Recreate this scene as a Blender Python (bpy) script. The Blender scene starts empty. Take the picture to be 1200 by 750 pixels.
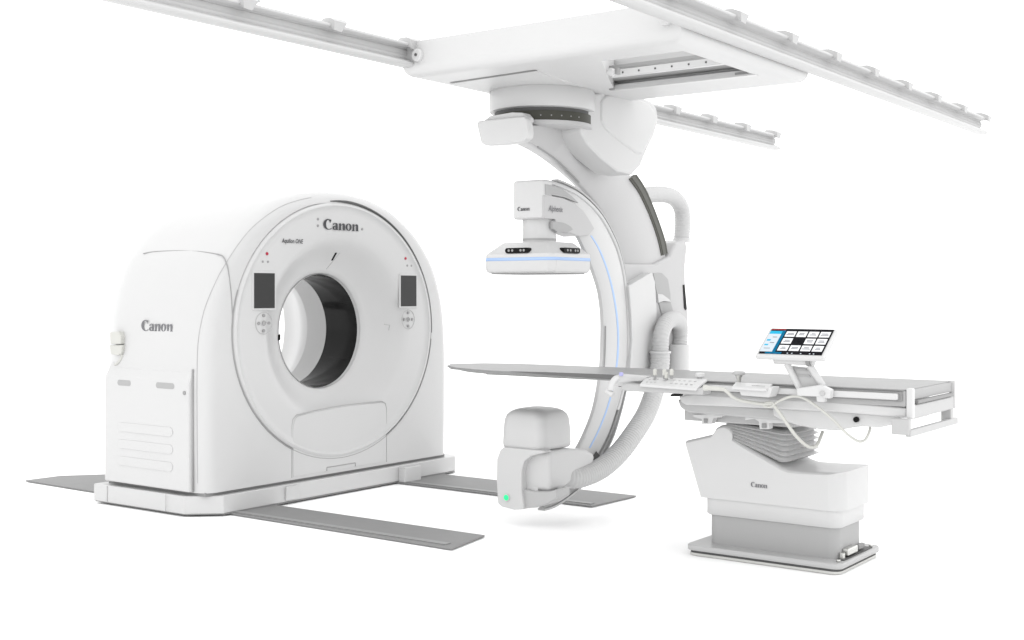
import bpy, bmesh, math
from mathutils import Vector, Matrix
R = math.radians
sc = bpy.context.scene

# ------------------------------------------------------------------ camera
F, HZ, A, H = 1450.0, 343.0, R(36.0), 1.335
cam_d = bpy.data.cameras.new('camera'); cam = bpy.data.objects.new('camera', cam_d)
sc.collection.objects.link(cam); sc.camera = cam
cam.location = (0, 0, H); cam.rotation_euler = (R(90), 0, A)
cam_d.sensor_width = 36; cam_d.lens = 36 * F / 1200.0
cam_d.shift_y = -(375 - HZ) / 1200.0
cam_d.clip_start = 0.05; cam_d.clip_end = 1000

# ------------------------------------------------------------------ studio light
w = bpy.data.worlds.new('World'); sc.world = w; w.use_nodes = True
bg = w.node_tree.nodes['Background']; bg.inputs[0].default_value = (1, 1, 1, 1); bg.inputs[1].default_value = 1.0
# soft studio surround, a little brighter from above and from behind the machines
_nt = w.node_tree; _tc = _nt.nodes.new('ShaderNodeTexCoord'); _dp = _nt.nodes.new('ShaderNodeVectorMath'); _dp.operation = 'DOT_PRODUCT'
_dp.inputs[1].default_value = Vector((.60, .45, .10)).normalized(); _nt.links.new(_tc.outputs['Generated'], _dp.inputs[0])
_ma = _nt.nodes.new('ShaderNodeMath'); _ma.operation = 'MULTIPLY_ADD'; _ma.inputs[1].default_value = .22; _ma.inputs[2].default_value = 1.75
_nt.links.new(_dp.outputs['Value'], _ma.inputs[0]); _nt.links.new(_ma.outputs[0], bg.inputs[1])

def area(name, loc, target, size, energy, col=(1, 1, 1)):
    l = bpy.data.lights.new(name, 'AREA'); l.shape = 'DISK'; l.size = size; l.energy = energy; l.color = col
    o = bpy.data.objects.new(name, l); sc.collection.objects.link(o); o.location = loc
    o.rotation_euler = (Vector(target) - Vector(loc)).to_track_quat('-Z', 'Y').to_euler()
area('studio_softbox', (-6.5, -3.5, 7.5), (-4.3, 5.8, 1.0), 4.5, 3)
area('studio_top_light', (-4.5, 6.0, 12.0), (-4.5, 6.0, 0), 8.0, 15)
sc.view_settings.view_transform = 'Standard'; sc.view_settings.look = 'None'
sc.view_settings.exposure = 0.0; sc.view_settings.gamma = 1.0
sc.cycles.max_bounces = 8

# ------------------------------------------------------------------ materials
def mat(name, col, rough=0.4, metal=0.0, var=0.012, spec=0.26, emit=0, aniso=None, coat=0.0):
    if name != 'white_studio_floor': col = tuple(c * .915 for c in col)
    m = bpy.data.materials.new(name); m.use_nodes = True; nt = m.node_tree
    p = nt.nodes['Principled BSDF']
    p.inputs['Metallic'].default_value = metal
    p.inputs['Specular IOR Level'].default_value = spec
    p.inputs['Coat Weight'].default_value = coat
    tc = nt.nodes.new('ShaderNodeTexCoord'); n = nt.nodes.new('ShaderNodeTexNoise')
    n.inputs['Scale'].default_value = 3.0; n.inputs['Detail'].default_value = 4
    nt.links.new(tc.outputs['Object'], n.inputs['Vector'])
    cr = nt.nodes.new('ShaderNodeMapRange')
    cr.inputs['To Min'].default_value = 1 - var; cr.inputs['To Max'].default_value = 1 + var
    nt.links.new(n.outputs['Fac'], cr.inputs['Value'])
    vm = nt.nodes.new('ShaderNodeVectorMath'); vm.operation = 'SCALE'
    vm.inputs[0].default_value = col; nt.links.new(cr.outputs[0], vm.inputs['Scale'])
    nt.links.new(vm.outputs[0], p.inputs['Base Color'])
    r2 = nt.nodes.new('ShaderNodeMapRange')
    r2.inputs['To Min'].default_value = max(0, rough - .04); r2.inputs['To Max'].default_value = rough + .04
    n2 = nt.nodes.new('ShaderNodeTexNoise'); n2.inputs['Scale'].default_value = 14
    nt.links.new(tc.outputs['Object'], n2.inputs['Vector'])
    nt.links.new(n2.outputs['Fac'], r2.inputs['Value']); nt.links.new(r2.outputs[0], p.inputs['Roughness'])
    if emit:
        p.inputs['Emission Color'].default_value = (*col, 1); p.inputs['Emission Strength'].default_value = emit
    return m
def g(v): return (v, v, v)
WH = mat('white_enamel', (0.572, 0.572, 0.572), .38)
WC = mat('white_ceiling_enamel', (0.60, 0.60, 0.60), .4)
WB = mat('bright_white_plastic', (0.585, 0.585, 0.585), .32)
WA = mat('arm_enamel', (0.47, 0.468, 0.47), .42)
WG = mat('pale_grey_plastic', (0.45, 0.45, 0.45), .45)
GR = mat('light_grey_panel', (0.37, 0.37, 0.37), .5)
GM = mat('mid_grey_metal', (0.25, 0.25, 0.25), .5)
GD = mat('dark_groove', (.10, .10, .10), .6)
SEAM = mat('seam_shadow_gap', (.34, .34, .34), .7)
SEAML = mat('fine_seam', (.42, .42, .42), .7)
BLK = mat('black_plastic', (.008, .008, .008), .3, spec=.08)
RAILM = mat('grey_floor_steel', (.235, .235, .235), .55, 0, .05)
RAILL = mat('grey_floor_steel_edge', (0.29, 0.29, 0.29), .5, 0, .05)
HOSE = mat('white_corrugated_hose', (0.51, 0.51, 0.51), .5)
TOP = mat('grey_carbon_tabletop', (0.27, 0.27, 0.27), .42, 0, .04)
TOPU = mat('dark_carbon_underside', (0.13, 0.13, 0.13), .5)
BELT = mat('dark_rubber_track', (.055, .055, .045), .5)
TXT = mat('dark_lettering', (.055, .055, .06), .5)
TXL = mat('grey_lettering', (.16, .16, .17), .5)
MARK = mat('grey_printed_mark', (.30, .30, .30), .5)
BLUE = mat('pale_blue_line', (.38, .52, .78), .45)
RED = mat('red_lamp', (.42, .03, .06), .4)
GRN = mat('green_lamp', (.03, .72, .25), .4, emit=.6)
SCR1 = mat('switched_off_display', (.045, .045, .045), .35, spec=.15)
IVO = mat('ivory_plastic', (.54, .54, .51), .4)
CHR = mat('brushed_metal', (.62, .62, .60), .3, .8)
RLM = mat('rail_enamel', (.52, .52, .52), .4)
CLIPM = mat('zinc_clip', (0.44, 0.44, 0.44), .4)
FLOOR = mat('white_studio_floor', (.995, .995, .995), .9, 0, .0, spec=0)

# glossy dark bore band: dark film with a lighter upper half is left to reflections
RING = mat('black_gloss_film', (.008, .008, .008), .12, 0, .0, spec=.14)

# ------------------------------------------------------------------ view geometry (pixel of the photo -> point on a world plane)
FW = (-math.sin(A), math.cos(A)); RT = (math.cos(A), math.sin(A))
def ray(u, v):
    a = (u - 600) / F
    return (FW[0] + a * RT[0], FW[1] + a * RT[1], (HZ - v) / F)
def PX(u, v, x):
    d = ray(u, v); t = x / d[0]; return Vector((x, t * d[1], H + t * d[2]))
def PY(u, v, y):
    d = ray(u, v); t = y / d[1]; return Vector((t * d[0], y, H + t * d[2]))
def PZ(u, v, z):
    d = ray(u, v); t = (z - H) / d[2]; return Vector((t * d[0], t * d[1], z))

# ------------------------------------------------------------------ object helpers
def thing(name, label, cat, loc, group=None):
    o = bpy.data.objects.new(name, None); sc.collection.objects.link(o); o.location = loc
    o.empty_display_size = .2
    o['label'] = label; o['category'] = cat
    if group: o['group'] = group
    o['_o'] = list(loc)
    return o
ORG = {}
def origin(o):
    while o.parent: o = o.parent
    return Vector(o['_o']) if '_o' in o else Vector((0, 0, 0))
class MB:
    def __init__(s): s.v = []; s.f = []
    def add(s, v, f):
        k = len(s.v); s.v += [Vector(p) for p in v]; s.f += [[i + k for i in q] for q in f]; return s
    def box(s, x0, x1, y0, y1, z0, z1):
        return s.add([(x, y, z) for z in (z0, z1) for y in (y0, y1) for x in (x0, x1)],
                     [(0, 2, 3, 1), (4, 5, 7, 6), (0, 1, 5, 4), (2, 6, 7, 3), (0, 4, 6, 2), (1, 3, 7, 5)])
    def prism(s, pts, d):
        n = len(pts); d = Vector(d); pts = [Vector(p) for p in pts]
        return s.add(pts + [p + d for p in pts], [list(range(n)), list(range(2 * n - 1, n - 1, -1))] +
                     [(i, i + n, (i + 1) % n + n, (i + 1) % n) for i in range(n)])
    def rings(s, rs, caps=True, wrap=True, closed=False):
        n = len(rs[0]); v = [p for r in rs for p in r]; f = []
        m = len(rs)
        for k in range(m if closed else m - 1):
            a, b = k * n, ((k + 1) % m) * n
            for i in range(n if wrap else n - 1):
                j = (i + 1) % n; f.append((a + i, a + j, b + j, b + i))
        if caps and not closed: f += [list(range(n)), list(range((m - 1) * n, m * n))]
        return s.add(v, f)
    def tube(s, pts, r, n=12, rf=None):
        pts = [Vector(p) for p in pts]; rs = []; up = None
        L = 0
        for i, p in enumerate(pts):
            t = (pts[min(i + 1, len(pts) - 1)] - pts[max(i - 1, 0)]).normalized()
            if up is None:
                up = Vector((0, 0, 1)) if abs(t.z) < .9 else Vector((0, 1, 0))
            a = (up - t * up.dot(t)).normalized(); up = a; b = t.cross(a)
            if i: L += (p - pts[i - 1]).length
            rr = r if rf is None else rf(L, i)
            rs.append([p + (a * math.cos(2 * math.pi * k / n) + b * math.sin(2 * math.pi * k / n)) * rr for k in range(n)])
        return s.rings(rs)
    def cyl(s, c, ax, r, h, n=32, r2=None):
        c = Vector(c); ax = Vector(ax).normalized()
        return s.tube([c, c + ax * h], r, n, (lambda L, i: r if i == 0 else r2) if r2 is not None else None)
    def build(s, name, m, parent=None, bevel=0, seg=3, ang=38, label=None):
        me = bpy.data.meshes.new(name); og = origin(parent) if parent else Vector((0, 0, 0))
        me.from_pydata([p - og for p in s.v], [], s.f); me.update()
        bm = bmesh.new(); bm.from_mesh(me)
        bmesh.ops.recalc_face_normals(bm, faces=bm.faces)
        for e in bm.edges:
            if len(e.link_faces) == 2 and e.calc_face_angle(0) > R(ang): e.smooth = False
        for f in bm.faces: f.smooth = len(f.verts) <= 4
        bm.to_mesh(me); bm.free()
        me.materials.append(m)
        o = bpy.data.objects.new(name, me); sc.collection.objects.link(o)
        if parent: o.parent = parent
        if bevel:
            for e in me.edges: e.use_edge_sharp = False
            b = o.modifiers.new('bevel', 'BEVEL'); b.width = bevel; b.segments = seg
            b.limit_method = 'ANGLE'; b.angle_limit = R(30); b.harden_normals = True
        if label: o['label'] = label
        return o
def crom(pts, n=8, closed=False):
    """smooth curve through points"""
    P = [Vector(p) for p in pts]; out = []
    N = len(P)
    for i in range(N if closed else N - 1):
        p1, p2 = P[i], P[(i + 1) % N]
        p0 = P[i - 1] if (closed or i > 0) else p1 * 2 - p2
        p3 = P[(i + 2) % N] if (closed or i < N - 2) else p2 * 2 - p1
        for k in range(n):
            t = k / n
            out.append(.5 * ((2 * p1) + (p2 - p0) * t + (2 * p0 - 5 * p1 + 4 * p2 - p3) * t * t + (3 * p1 - p0 - 3 * p2 + p3) * t ** 3))
    if not closed: out.append(P[-1])
    return out
def resample(pts, n):
    d = [0]
    for a, b in zip(pts, pts[1:]): d.append(d[-1] + (b - a).length)
    out = []; j = 0
    for k in range(n):
        s = d[-1] * k / (n - 1)
        while j < len(d) - 2 and d[j + 1] < s: j += 1
        t = (s - d[j]) / max(1e-9, d[j + 1] - d[j]); out.append(pts[j].lerp(pts[j + 1], min(1, t)))
    return out
def band(inner, outer, section, n=60):
    """strip between two traced curves in an x-plane; section = (t across, depth behind)"""
    a = resample(crom(inner), n); b = resample(crom(outer), n)
    mb = MB()
    rs = [[p.lerp(q, t) + Vector((-d, 0, 0)) for t, d in section] for p, q in zip(a, b)]
    return mb.rings(rs)
def seamline(mb, pts, r, n=6): return mb.tube(pts, r, n)

# lettering ----------------------------------------------------------
def font_mesh(text, height, shear=0, bold=0, spacing=1.0):
    c = bpy.data.curves.new('t', 'FONT'); c.body = text; c.size = height * 1.4; c.offset = bold; c.shear = shear
    c.space_character = spacing; c.resolution_u = 3
    o = bpy.data.objects.new('t', c); sc.collection.objects.link(o)
    dg = bpy.context.evaluated_depsgraph_get(); dg.update()
    me = bpy.data.meshes.new_from_object(o.evaluated_get(dg))
    vs = [v.co.copy() for v in me.vertices]; fs = [list(p.vertices) for p in me.polygons]
    bpy.data.objects.remove(o); bpy.data.curves.remove(c); bpy.data.meshes.remove(me)
    return vs, fs
def place2d(vs, fs, org, right, up, width=None, height=None, lift=None):
    x0 = min(v.x for v in vs); x1 = max(v.x for v in vs); y0 = min(v.y for v in vs); y1 = max(v.y for v in vs)
    sx = width / (x1 - x0) if width else 1; sy = height / (y1 - y0) if height else sx
    right = Vector(right).normalized(); up = Vector(up).normalized(); nrm = right.cross(up)
    mb = MB(); mb.add([Vector(org) + right * (v.x - x0) * sx + up * (v.y - y0) * sy + nrm * .0015 for v in vs], fs)
    return mb
def strip2(path_o, path_i):
    n = len(path_o); v = [Vector((p[0], p[1], 0)) for p in path_o + path_i]
    return v, [(i, i + 1, n + i + 1, n + i) for i in range(n - 1)]
def logo_mesh():
    """C a n o n in a condensed flared serif, unit height"""
    V, Fc = [], []
    def add(v, f, dx=0):
        k = len(V); V.extend([Vector((p[0] + dx, p[1], 0)) for p in v]); Fc.extend([[i + k for i in q] for q in f])
    def arc(cx, cy, rx, ry, a0, a1, n=22):
        return [(cx + rx * math.cos(R(a0 + (a1 - a0) * k / n)), cy + ry * math.sin(R(a0 + (a1 - a0) * k / n))) for k in range(n + 1)]
    def poly(pts, dx): add(pts, [list(range(len(pts)))], dx)
    # C
    v, f = strip2(arc(.50, .5, .50, .52, 48, 318), arc(.55, .5, .28, .46, 58, 306)); add(v, f)
    poly([(.70, .62), (.80, .96), (.74, .96), (.62, .90), (.52, .96), (.50, .93), (.62, .82)], 0)
    poly([(.40, .70), (.80, .62), (.80, .66), (.42, .95)], 0) if False else None
    h = .68
    def n_(dx):
        poly([(.03, 0), (.24, 0), (.24, h), (.20, h), (0, h - .07), (0, h - .12), (.05, h - .12), (.05, .05), (.0, .05), (0, 0)], dx)
        poly([(-.02, 0), (.29, 0), (.29, .045), (-.02, .045)], dx)
        poly([(.38, 0), (.69, 0), (.69, .045), (.38, .045)], dx)
        poly([(.43, .045), (.64, .045), (.64, h - .2), (.61, h - .06), (.52, h), (.42, h - .02), (.24, h - .16), (.24, h - .24), (.38, h - .12), (.43, h - .16)], dx)
    def o_(dx):
        v, f = strip2(arc(.3, h / 2, .31, h / 2 + .02, 0, 360), arc(.3, h / 2, .115, h / 2 - .05, 0, 360)); add(v, f, dx)
    def a_(dx):
        poly([(.33, .0), (.54, .0), (.60, .06), (.60, .10), (.54, .09), (.54, h - .15), (.46, h - .02), (.30, h), (.12, h - .04), (.04, h - .14), (.06, h - .20), (.18, h - .21), (.20, h - .10), (.27, h - .05), (.33, h - .10)], dx)
        v, f = strip2(arc(.22, .19, .215, .20, 30, 330, 16), arc(.28, .19, .09, .13, 40, 320, 16)); add(v, f, dx)
    a_(.90); n_(1.54); o_(2.26); n_(2.92)
    return V, Fc
def logo(name, m, parent, org, right, up, width, height):
    vs, fs = logo_mesh(); return place2d(vs, fs, org, right, up, width, height).build(name, m, parent)
def word(name, text, m, parent, org, right, up, width, height, shear=0, bold=0, spacing=1):
    vs, fs = font_mesh(text, 1, shear, bold, spacing); return place2d(vs, fs, org, right, up, width, height).build(name, m, parent)
YP, ZP, XP = (0, 1, 0), (0, 0, 1), (1, 0, 0)

# ================================================================== the setting
fl = MB().add([(-400, -400, 0), (400, -400, 0), (400, 400, 0), (-400, 400, 0)], [(0, 1, 2, 3)]).build('floor', FLOOR)
fl['kind'] = 'structure'

# ================================================================== floor rails
def floor_rail(label, poly, y0, y1, x0, x1, loc):
    t = thing('floor_rail', label, 'rail', loc, 'floor rails under the scanner')
    MB().prism([Vector((x, y, .004)) for x, y in poly], (0, 0, .010)).build('base_plate', RAILM, t, .002, 2)
    m = MB(); m.box(x0 + .02, x1 - .01, y0 + .005, y0 + .05, .0145, .0185); m.build('edge_strip', RAILL, t)
    return t
floor_rail('grey steel floor rail nearest the viewer, under the near end of the CT scanner',
           [(-7.90, 5.04), (-4.01, 4.99), (-4.085, 5.37), (-7.0, 5.37), (-7.0, 5.62), (-7.66, 5.58), (-7.89, 5.31)], 5.03, 5.36, -7.0, -4.08, (-6, 5.2, 0))
floor_rail('grey steel floor rail farther from the viewer, passing behind the X-ray tube housing',
           [(-7.3, 6.53), (-4.11, 6.50), (-4.085, 7.0), (-7.3, 7.0)], 6.53, 6.99, -7.2, -4.13, (-6, 6.75, 0))

# ================================================================== ring scanner (CT gantry)
YC = 5.98
ct = thing('ct_scanner', 'large white ring-shaped CT scanner with dark-lined bore, standing across the floor rails', 'ct scanner', (-6.3, YC, 0))
half = [(1.14, .145), (1.145, .5), (1.145, .9), (1.13, 1.12), (1.09, 1.32), (1.0, 1.53), (.87, 1.69), (.74, 1.80), (.56, 1.905), (.385, 1.965), (.2, 2.0)]
arch = crom([Vector((0, a, z)) for a, z in half] + [Vector((0, 0, 2.012))] + [Vector((0, -a, z)) for a, z in reversed(half)], 6)
nb = 24
bottom = [Vector((0, -1.14 + 2.28 * k / nb, .145)) for k in range(1, nb)]
outl = arch + bottom; NO = len(outl); CT_C = Vector((0, 0, 1.09))
def inset(pts, d):
    n = len(pts); out = []
    for i, p in enumerate(pts):
        t = pts[(i + 1) % n] - pts[i - 1]; nn = Vector((0, t.z, -t.y))
        q = p.copy()
        if nn.length > 1e-6:
            nn.normalize()
            if nn.dot(CT_C - p) < 0: nn = -nn
            if p.z > .1451: q = p + nn * d
            else: q = Vector((0, p.y * (1.14 - d) / 1.14, p.z))
        out.append(q)
    return out
def at(pts, x): return [Vector((x, YC + p.y, p.z)) for p in pts]
def ell(a, b, x, cy=YC, cz=1.09):
    r = []
    for p in outl:
        th = math.atan2((p.z - 1.09) / b, p.y / a); r.append(Vector((x, cy + a * math.cos(th), cz + b * math.sin(th))))
    return r
def hang(r0, x, cz=1.08, cy=5.95): return ell(r0, r0, x, cy, cz)
XF = -5.75
sect = [(XF, .085), (XF - .008, .055), (XF - .025, .028), (XF - .055, .010), (XF - .10, 0), (-6.1, -.004), (-6.5, 0)]
rear = [(-6.60, .008, 0), (-6.67, .03, 0), (-6.74, .065, .004), (-6.82, .11, .012), (-6.90, .165, .03), (-6.96, .23, .06), (-7.0, .32, .11)]
def inset2(dy, dz): return [Vector((0, p.y * (1 - dy / 1.14), .145 + (p.z - .145) * (1 - dz / 1.87))) for p in outl]
sh = MB()
rs = [ell(.939, .849, XF - .02), ell(.939, .849, XF)] + [at(inset(outl, d), x) for x, d in sect] + [at(inset2(a_, b_), x) for x, a_, b_ in rear]
rs += [ell(.72, .72, -7.0, 5.95, 1.08), ell(.70, .70, -6.99, 5.95, 1.08)]
sh.rings(rs, caps=False)
body = sh.build('outer_cover', WH, ct, ang=50)
# facing ring: rim chamfer, flat, funnel
fr = MB()
def lerp_ring(s, x):   # s=1 disc edge, 0 hole
    a = .385 + (.935 - .385) * s; b = .385 + (.845 - .385) * s
    return ell(a, b, x, 5.95 + .03 * s, 1.08 + .01 * s)
prof = [(1.0, -5.80), (1.0, -5.765), (.985, -5.745), (.955, -5.738), (.945, -5.738), (.935, -5.746), (.85, -5.748), (.72, -5.749), (.60, -5.751), (.52, -5.754), (.46, -5.764), (.38, -5.790), (.30, -5.822), (.22, -5.848), (.14, -5.872), (.07, -5.888), (.02, -5.898), (0, -5.91), (-.01, -5.93)]
fr.rings([lerp_ring(s, x) for s, x in prof], caps=False)
face = fr.build('front_ring', WH, ct, ang=60)
mb = MB(); mb.rings([ell(.926, .836, XF - .010), ell(.948, .858, XF - .010)], caps=False); mb.build('rim_filler', WH, ct)
# dark arc strip in the rim gap, upper right
mb = MB(); aps = [Vector((XF + .001, YC + .942 * math.cos(R(a)), 1.09 + .852 * math.sin(R(a)))) for a in range(96, -6, -3)]
mb.tube(aps, .008, 8, lambda L, i: .002 + .009 * max(0, 1 - i / 24) * min(1, .15 + i / 4)); mb.build('rim_gap', GD, ct)
mb = MB(); aps = [Vector((XF + .001, YC + .94 * math.cos(R(a)), 1.09 + .85 * math.sin(R(a)))) for a in range(-6, -200, -4)]
mb.tube(aps, .0035, 8); mb.build('rim_gap', SEAM, ct)
# bore
br = MB(); br.rings([hang(.380, -5.93), hang(.378, -6.08), hang(.380, -6.23)], caps=False); br.build('bore_band', RING, ct)
br = MB(); br.rings([hang(.380, -5.905), hang(.3845, -5.93)], caps=False); br.build('bore_rim', WH, ct)
br = MB(); br.rings([hang(.3795, -6.230), hang(.381, -6.24), hang(.386, -6.30), hang(.392, -6.43)], caps=False); br.build('bore_liner', WH, ct)
br = MB(); br.rings([hang(.392, -6.43), hang(.415, -6.50), hang(.48, -6.60), hang(.58, -6.74), hang(.675, -6.90), hang(.70, -6.99)], caps=False); br.build('rear_funnel', WB, ct)
# front seams
def ins_at(x):
    for (xa, ia), (xb, ib) in zip(sect, sect[1:]):
        if xb <= x <= xa: return ia + (ib - ia) * (xa - x) / (xa - xb)
    return 0
s1 = []
for i_, p in enumerate(arch):
    f_ = max(0, min(1, (p.z - 1.0) / .6)); x_ = XF - .075 + .058 * f_ * f_ * (3 - 2 * f_)
    s1.append(at(inset(outl, ins_at(x_) - .001), x_)[i_])
mb = MB(); mb.tube([p for p in s1 if p.y < YC - .25 and p.z > .16], .0022, 6); mb.build('cover_seam', SEAML, ct)
# side panel top seam
sp = crom([PY(170, 296, 5.06), PY(195, 294, 5.04), PY(228, 294, 5.04), PY(256, 297, 5.02), PY(265, 305, 5.01), PY(270, 330, 4.97), PY(272, 372, 4.95)], 6)
def on_cover(p):   # drop a point onto the side surface of the cover, at its height
    best = None
    for a, b in zip(arch, arch[1:]):
        if (a.z - p.z) * (b.z - p.z) <= 0 and a.y < 0:
            t = (p.z - a.z) / (b.z - a.z) if b.z != a.z else 0; best = a.y + (b.y - a.y) * t
    return Vector((p.x, YC + best - .001, p.z)) if best is not None else p
side = []
for q in [(168, 297), (180, 295), (200, 294), (222, 294), (240, 295.5), (256, 298)]:
    y = 5.0
    for _ in range(12):
        p = PY(q[0], q[1], y); y = on_cover(p).y
    side.append(p)
mb = MB(); mb.tube(crom(side, 4), .0035, 6); mb.build('panel_seam', SEAM, ct)
def surf(x, z):
    ins = 0
    for (xa, ia), (xb, ib) in zip(sect, sect[1:]):
        if xb <= x <= xa: ins = ia + (ib - ia) * (xa - x) / (xa - xb)
    p = on_cover(Vector((x, 0, z))); return Vector((x, p.y + .95 * ins - .001, z))
xs0, zs0 = side[-1].x, side[-1].z
fs = [side[-1]] + [surf(xs0 + (XF - .004 - xs0) * t_, zs0 - dz_) for t_, dz_ in ((.3, .006), (.55, .018), (.75, .036), (.9, .06), (1, .09))] + [PX(269.5, 330, XF + .001), PX(271.5, 350, XF + .001), PX(272.5, 372, XF + .001)]
mb = MB(); mb.tube(crom(fs, 4), .0035, 6); mb.build('panel_seam', SEAM, ct)
# lower service panel on front
def front(y, z, off=.0): return Vector((XF + off, y, z))
pn = [front(5.535, .16), front(5.535, .49), front(5.545, .53), front(5.575, .555), front(5.75, .572), front(5.98, .585), front(6.2, .588), front(6.385, .585), front(6.42, .57), front(6.432, .535), front(6.434, .16)]
mb = MB(); mb.tube(pn, .0028, 6)
pnl = mb.build('service_panel_seam', SEAML, ct)
MB().prism([front(5.545, .165), front(5.545, .49), front(5.56, .525), front(5.585, .545), front(5.75, .562), front(5.98, .575), front(6.2, .578), front(6.375, .575), front(6.41, .56), front(6.424, .53), front(6.424, .165)], (.0035, 0, 0)).build('service_panel', WH, ct, .002, 2)
m = MB(); m.tube([front(5.845, .168, .004), front(5.845, .19, .004), front(6.115, .19, .004), front(6.115, .168, .004)], .0035, 6); m.build('grip_slot', SEAM, ct)
# displays
for (a, b) in ((5.213, 5.382), (6.577, 6.743)):
    f_ = MB().box(XF - .004, XF + .006, a - .012, b + .012, 1.227, 1.468).build('display', WB, ct, .003, 2)
    MB().box(XF, XF + .0085, a, b, 1.239, 1.456).build('screen', SCR1, f_)
# control pads
for cy in (5.297, 6.66):
    m = MB(); zc = 1.146
    m.tube([front(cy + .068 * math.cos(R(a)), zc + .068 * math.sin(R(a)), .002) for a in range(0, 361, 12)], .0014, 5)
    pd = m.build('control_pad', SEAML, ct)
    for dy, dz, r in ((0, .047, .010), (0, -.047, .010), (.042, 0, .010), (-.042, 0, .010)):
        MB().cyl(front(cy + dy, zc + dz, -.002), XP, r, .007, 14).build('button', MARK, pd)
    m = MB(); m.tube([front(cy + .012 * math.cos(R(a)), zc + .014 * math.sin(R(a)), .003) for a in range(0, 361, 24)], .003, 6); m.build('button', MARK, pd)
    for dy in (-.022, .022):
        MB().cyl(front(cy + .012 + dy, 1.527, -.002), XP, .008, .006, 12).build('button', MARK, ct)
    MB().cyl(front(cy + .025 if cy < YC else cy - .03, 1.577, -.002), XP, .010, .008, 14).build('indicator_lamp', RED, ct)
for y, z in ((5.765, 1.813), (5.765, 1.77), (6.185, 1.765)):
    MB().cyl(front(y, z, -.002), XP, .009, .006, 12).build('button', MARK, ct)
m = MB().add([front(5.897, 1.547, -.010), front(5.915, 1.547, -.010), front(5.945, 1.60, .002), front(5.925, 1.60, .002)], [(0, 1, 2, 3)]); m.build('laser_window', BLK, ct)
m = MB(); m.tube([Vector((XF - .004 , 5.975, 1.60)), Vector((XF - .035, 5.88, 1.49))], .0018, 5); m.build('laser_slot', SEAM, ct)
p0 = PX(325.5, 399, XF - .05); MB().prism([p0, p0 + Vector((0, .012, .006)), p0 + Vector((0, .012, .04)), p0 + Vector((0, 0, .034))], (.012, 0, 0)).build('laser_window', BLK, ct)
m = MB(); q = [PX(449, 380, XF - .02), PX(455, 381, XF - .02), PX(454, 387, XF - .02)]
m.tube([Vector(p) + Vector((.012, 0, 0)) for p in q], .003, 5); m.build('small_mark', SEAML, ct)
# lettering on the front and the side
logo('logo_lettering', TXT, ct, front(5.812, 1.748, .004), YP, (0, .0, 1), .335, .071)
word('name_lettering', 'Aquilion ONE', TXT, ct, front(5.445, 1.640, .004), YP, ZP, .185, .038, .2, .02)
_lp = on_cover(PY(166.5, 387.8, YC - 1.13)); logo('logo_lettering', TXL, ct, _lp + Vector((0, -.001, 0)), XP, ZP, .300, .069)
# lower side cover, proud of the side
ys = YC - 1.145
prof = [(ys + .02, .15), (ys - .035, .15), (ys - .035, .80), (ys - .03, .815), (ys + .02, .90)]
m = MB(); m.prism([Vector((-6.665, y, z)) for y, z in prof], (.81, 0, 0)); sc_ = m.build('side_cover', WH, ct, .012, 3)
for xa, xb in [(PY(a_, 450, ys - .035).x, PY(b_, 452, ys - .035).x) for a_, b_ in ((138, 153), (183, 204))]:
    hx = (xb - xa) / 2 - .016; cx = (xa + xb) / 2
    m = MB(); m.prism([Vector((cx + (hx if math.cos(R(a)) > 0 else -hx) + .018 * math.cos(R(a)), ys - .034, .775 + .018 * math.sin(R(a)))) for a in range(-85, 275, 15)], (0, -.002, 0)); m.build('grip_recess', GR, sc_)
for zc in (.50, .395, .29):
    hx = .235; cx = (PY(138, 510, ys - .035).x + PY(203, 515, ys - .035).x) / 2
    ps = [Vector((cx + (hx if math.cos(R(a)) > 0 else -hx) + .028 * math.cos(R(a)), ys - .035, zc + .028 * math.sin(R(a)))) for a in range(-85, 280, 15)]
    m = MB(); m.prism(ps, (0, -.0035, 0)); m.build('pressed_rib', WH, sc_, .003, 2)
MB().cyl((-5.89, ys - .03, .74), (0, -1, 0), .012, .010, 12).build('screw', MARK, sc_)
m = MB(); m.tube([Vector((-5.853, ys - .005, .15)), Vector((-5.853, ys - .005, .88))], .006, 6); m.build('panel_seam', SEAM, ct)
# plinth
pl = [(-6.76, 4.79), (-5.90, 4.80), (-5.725, 4.955), (-5.72, 7.16), (-5.78, 7.235), (-5.92, 7.25), (-6.6, 7.25), (-6.76, 7.1)]
MB().prism([Vector((x, y, .018)) for x, y in pl], (0, 0, .107)).build('plinth', WH, ct, .006, 2)
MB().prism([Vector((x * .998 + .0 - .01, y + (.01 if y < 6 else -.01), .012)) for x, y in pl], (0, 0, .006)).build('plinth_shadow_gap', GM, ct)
sl = [Vector((0, -1.12, 0)), Vector((0, 1.12, 0))]
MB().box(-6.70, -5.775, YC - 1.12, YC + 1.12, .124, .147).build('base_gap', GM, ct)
MB().box(-5.722, -5.66, 6.525, 6.70, .012, .118).build('foot_block', WB, ct, .006, 2)
MB().box(-5.722, -5.71, 5.45, 5.56, .03, .115).build('joint_cover', WH, ct, .003, 2)
for xx in (-6.62, -6.05):
    m = MB(); m.tube([Vector((xx, 4.789, .02)), Vector((xx, 4.789, .124))], .0016, 5); m.build('joint_seam', SEAML, ct)
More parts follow.
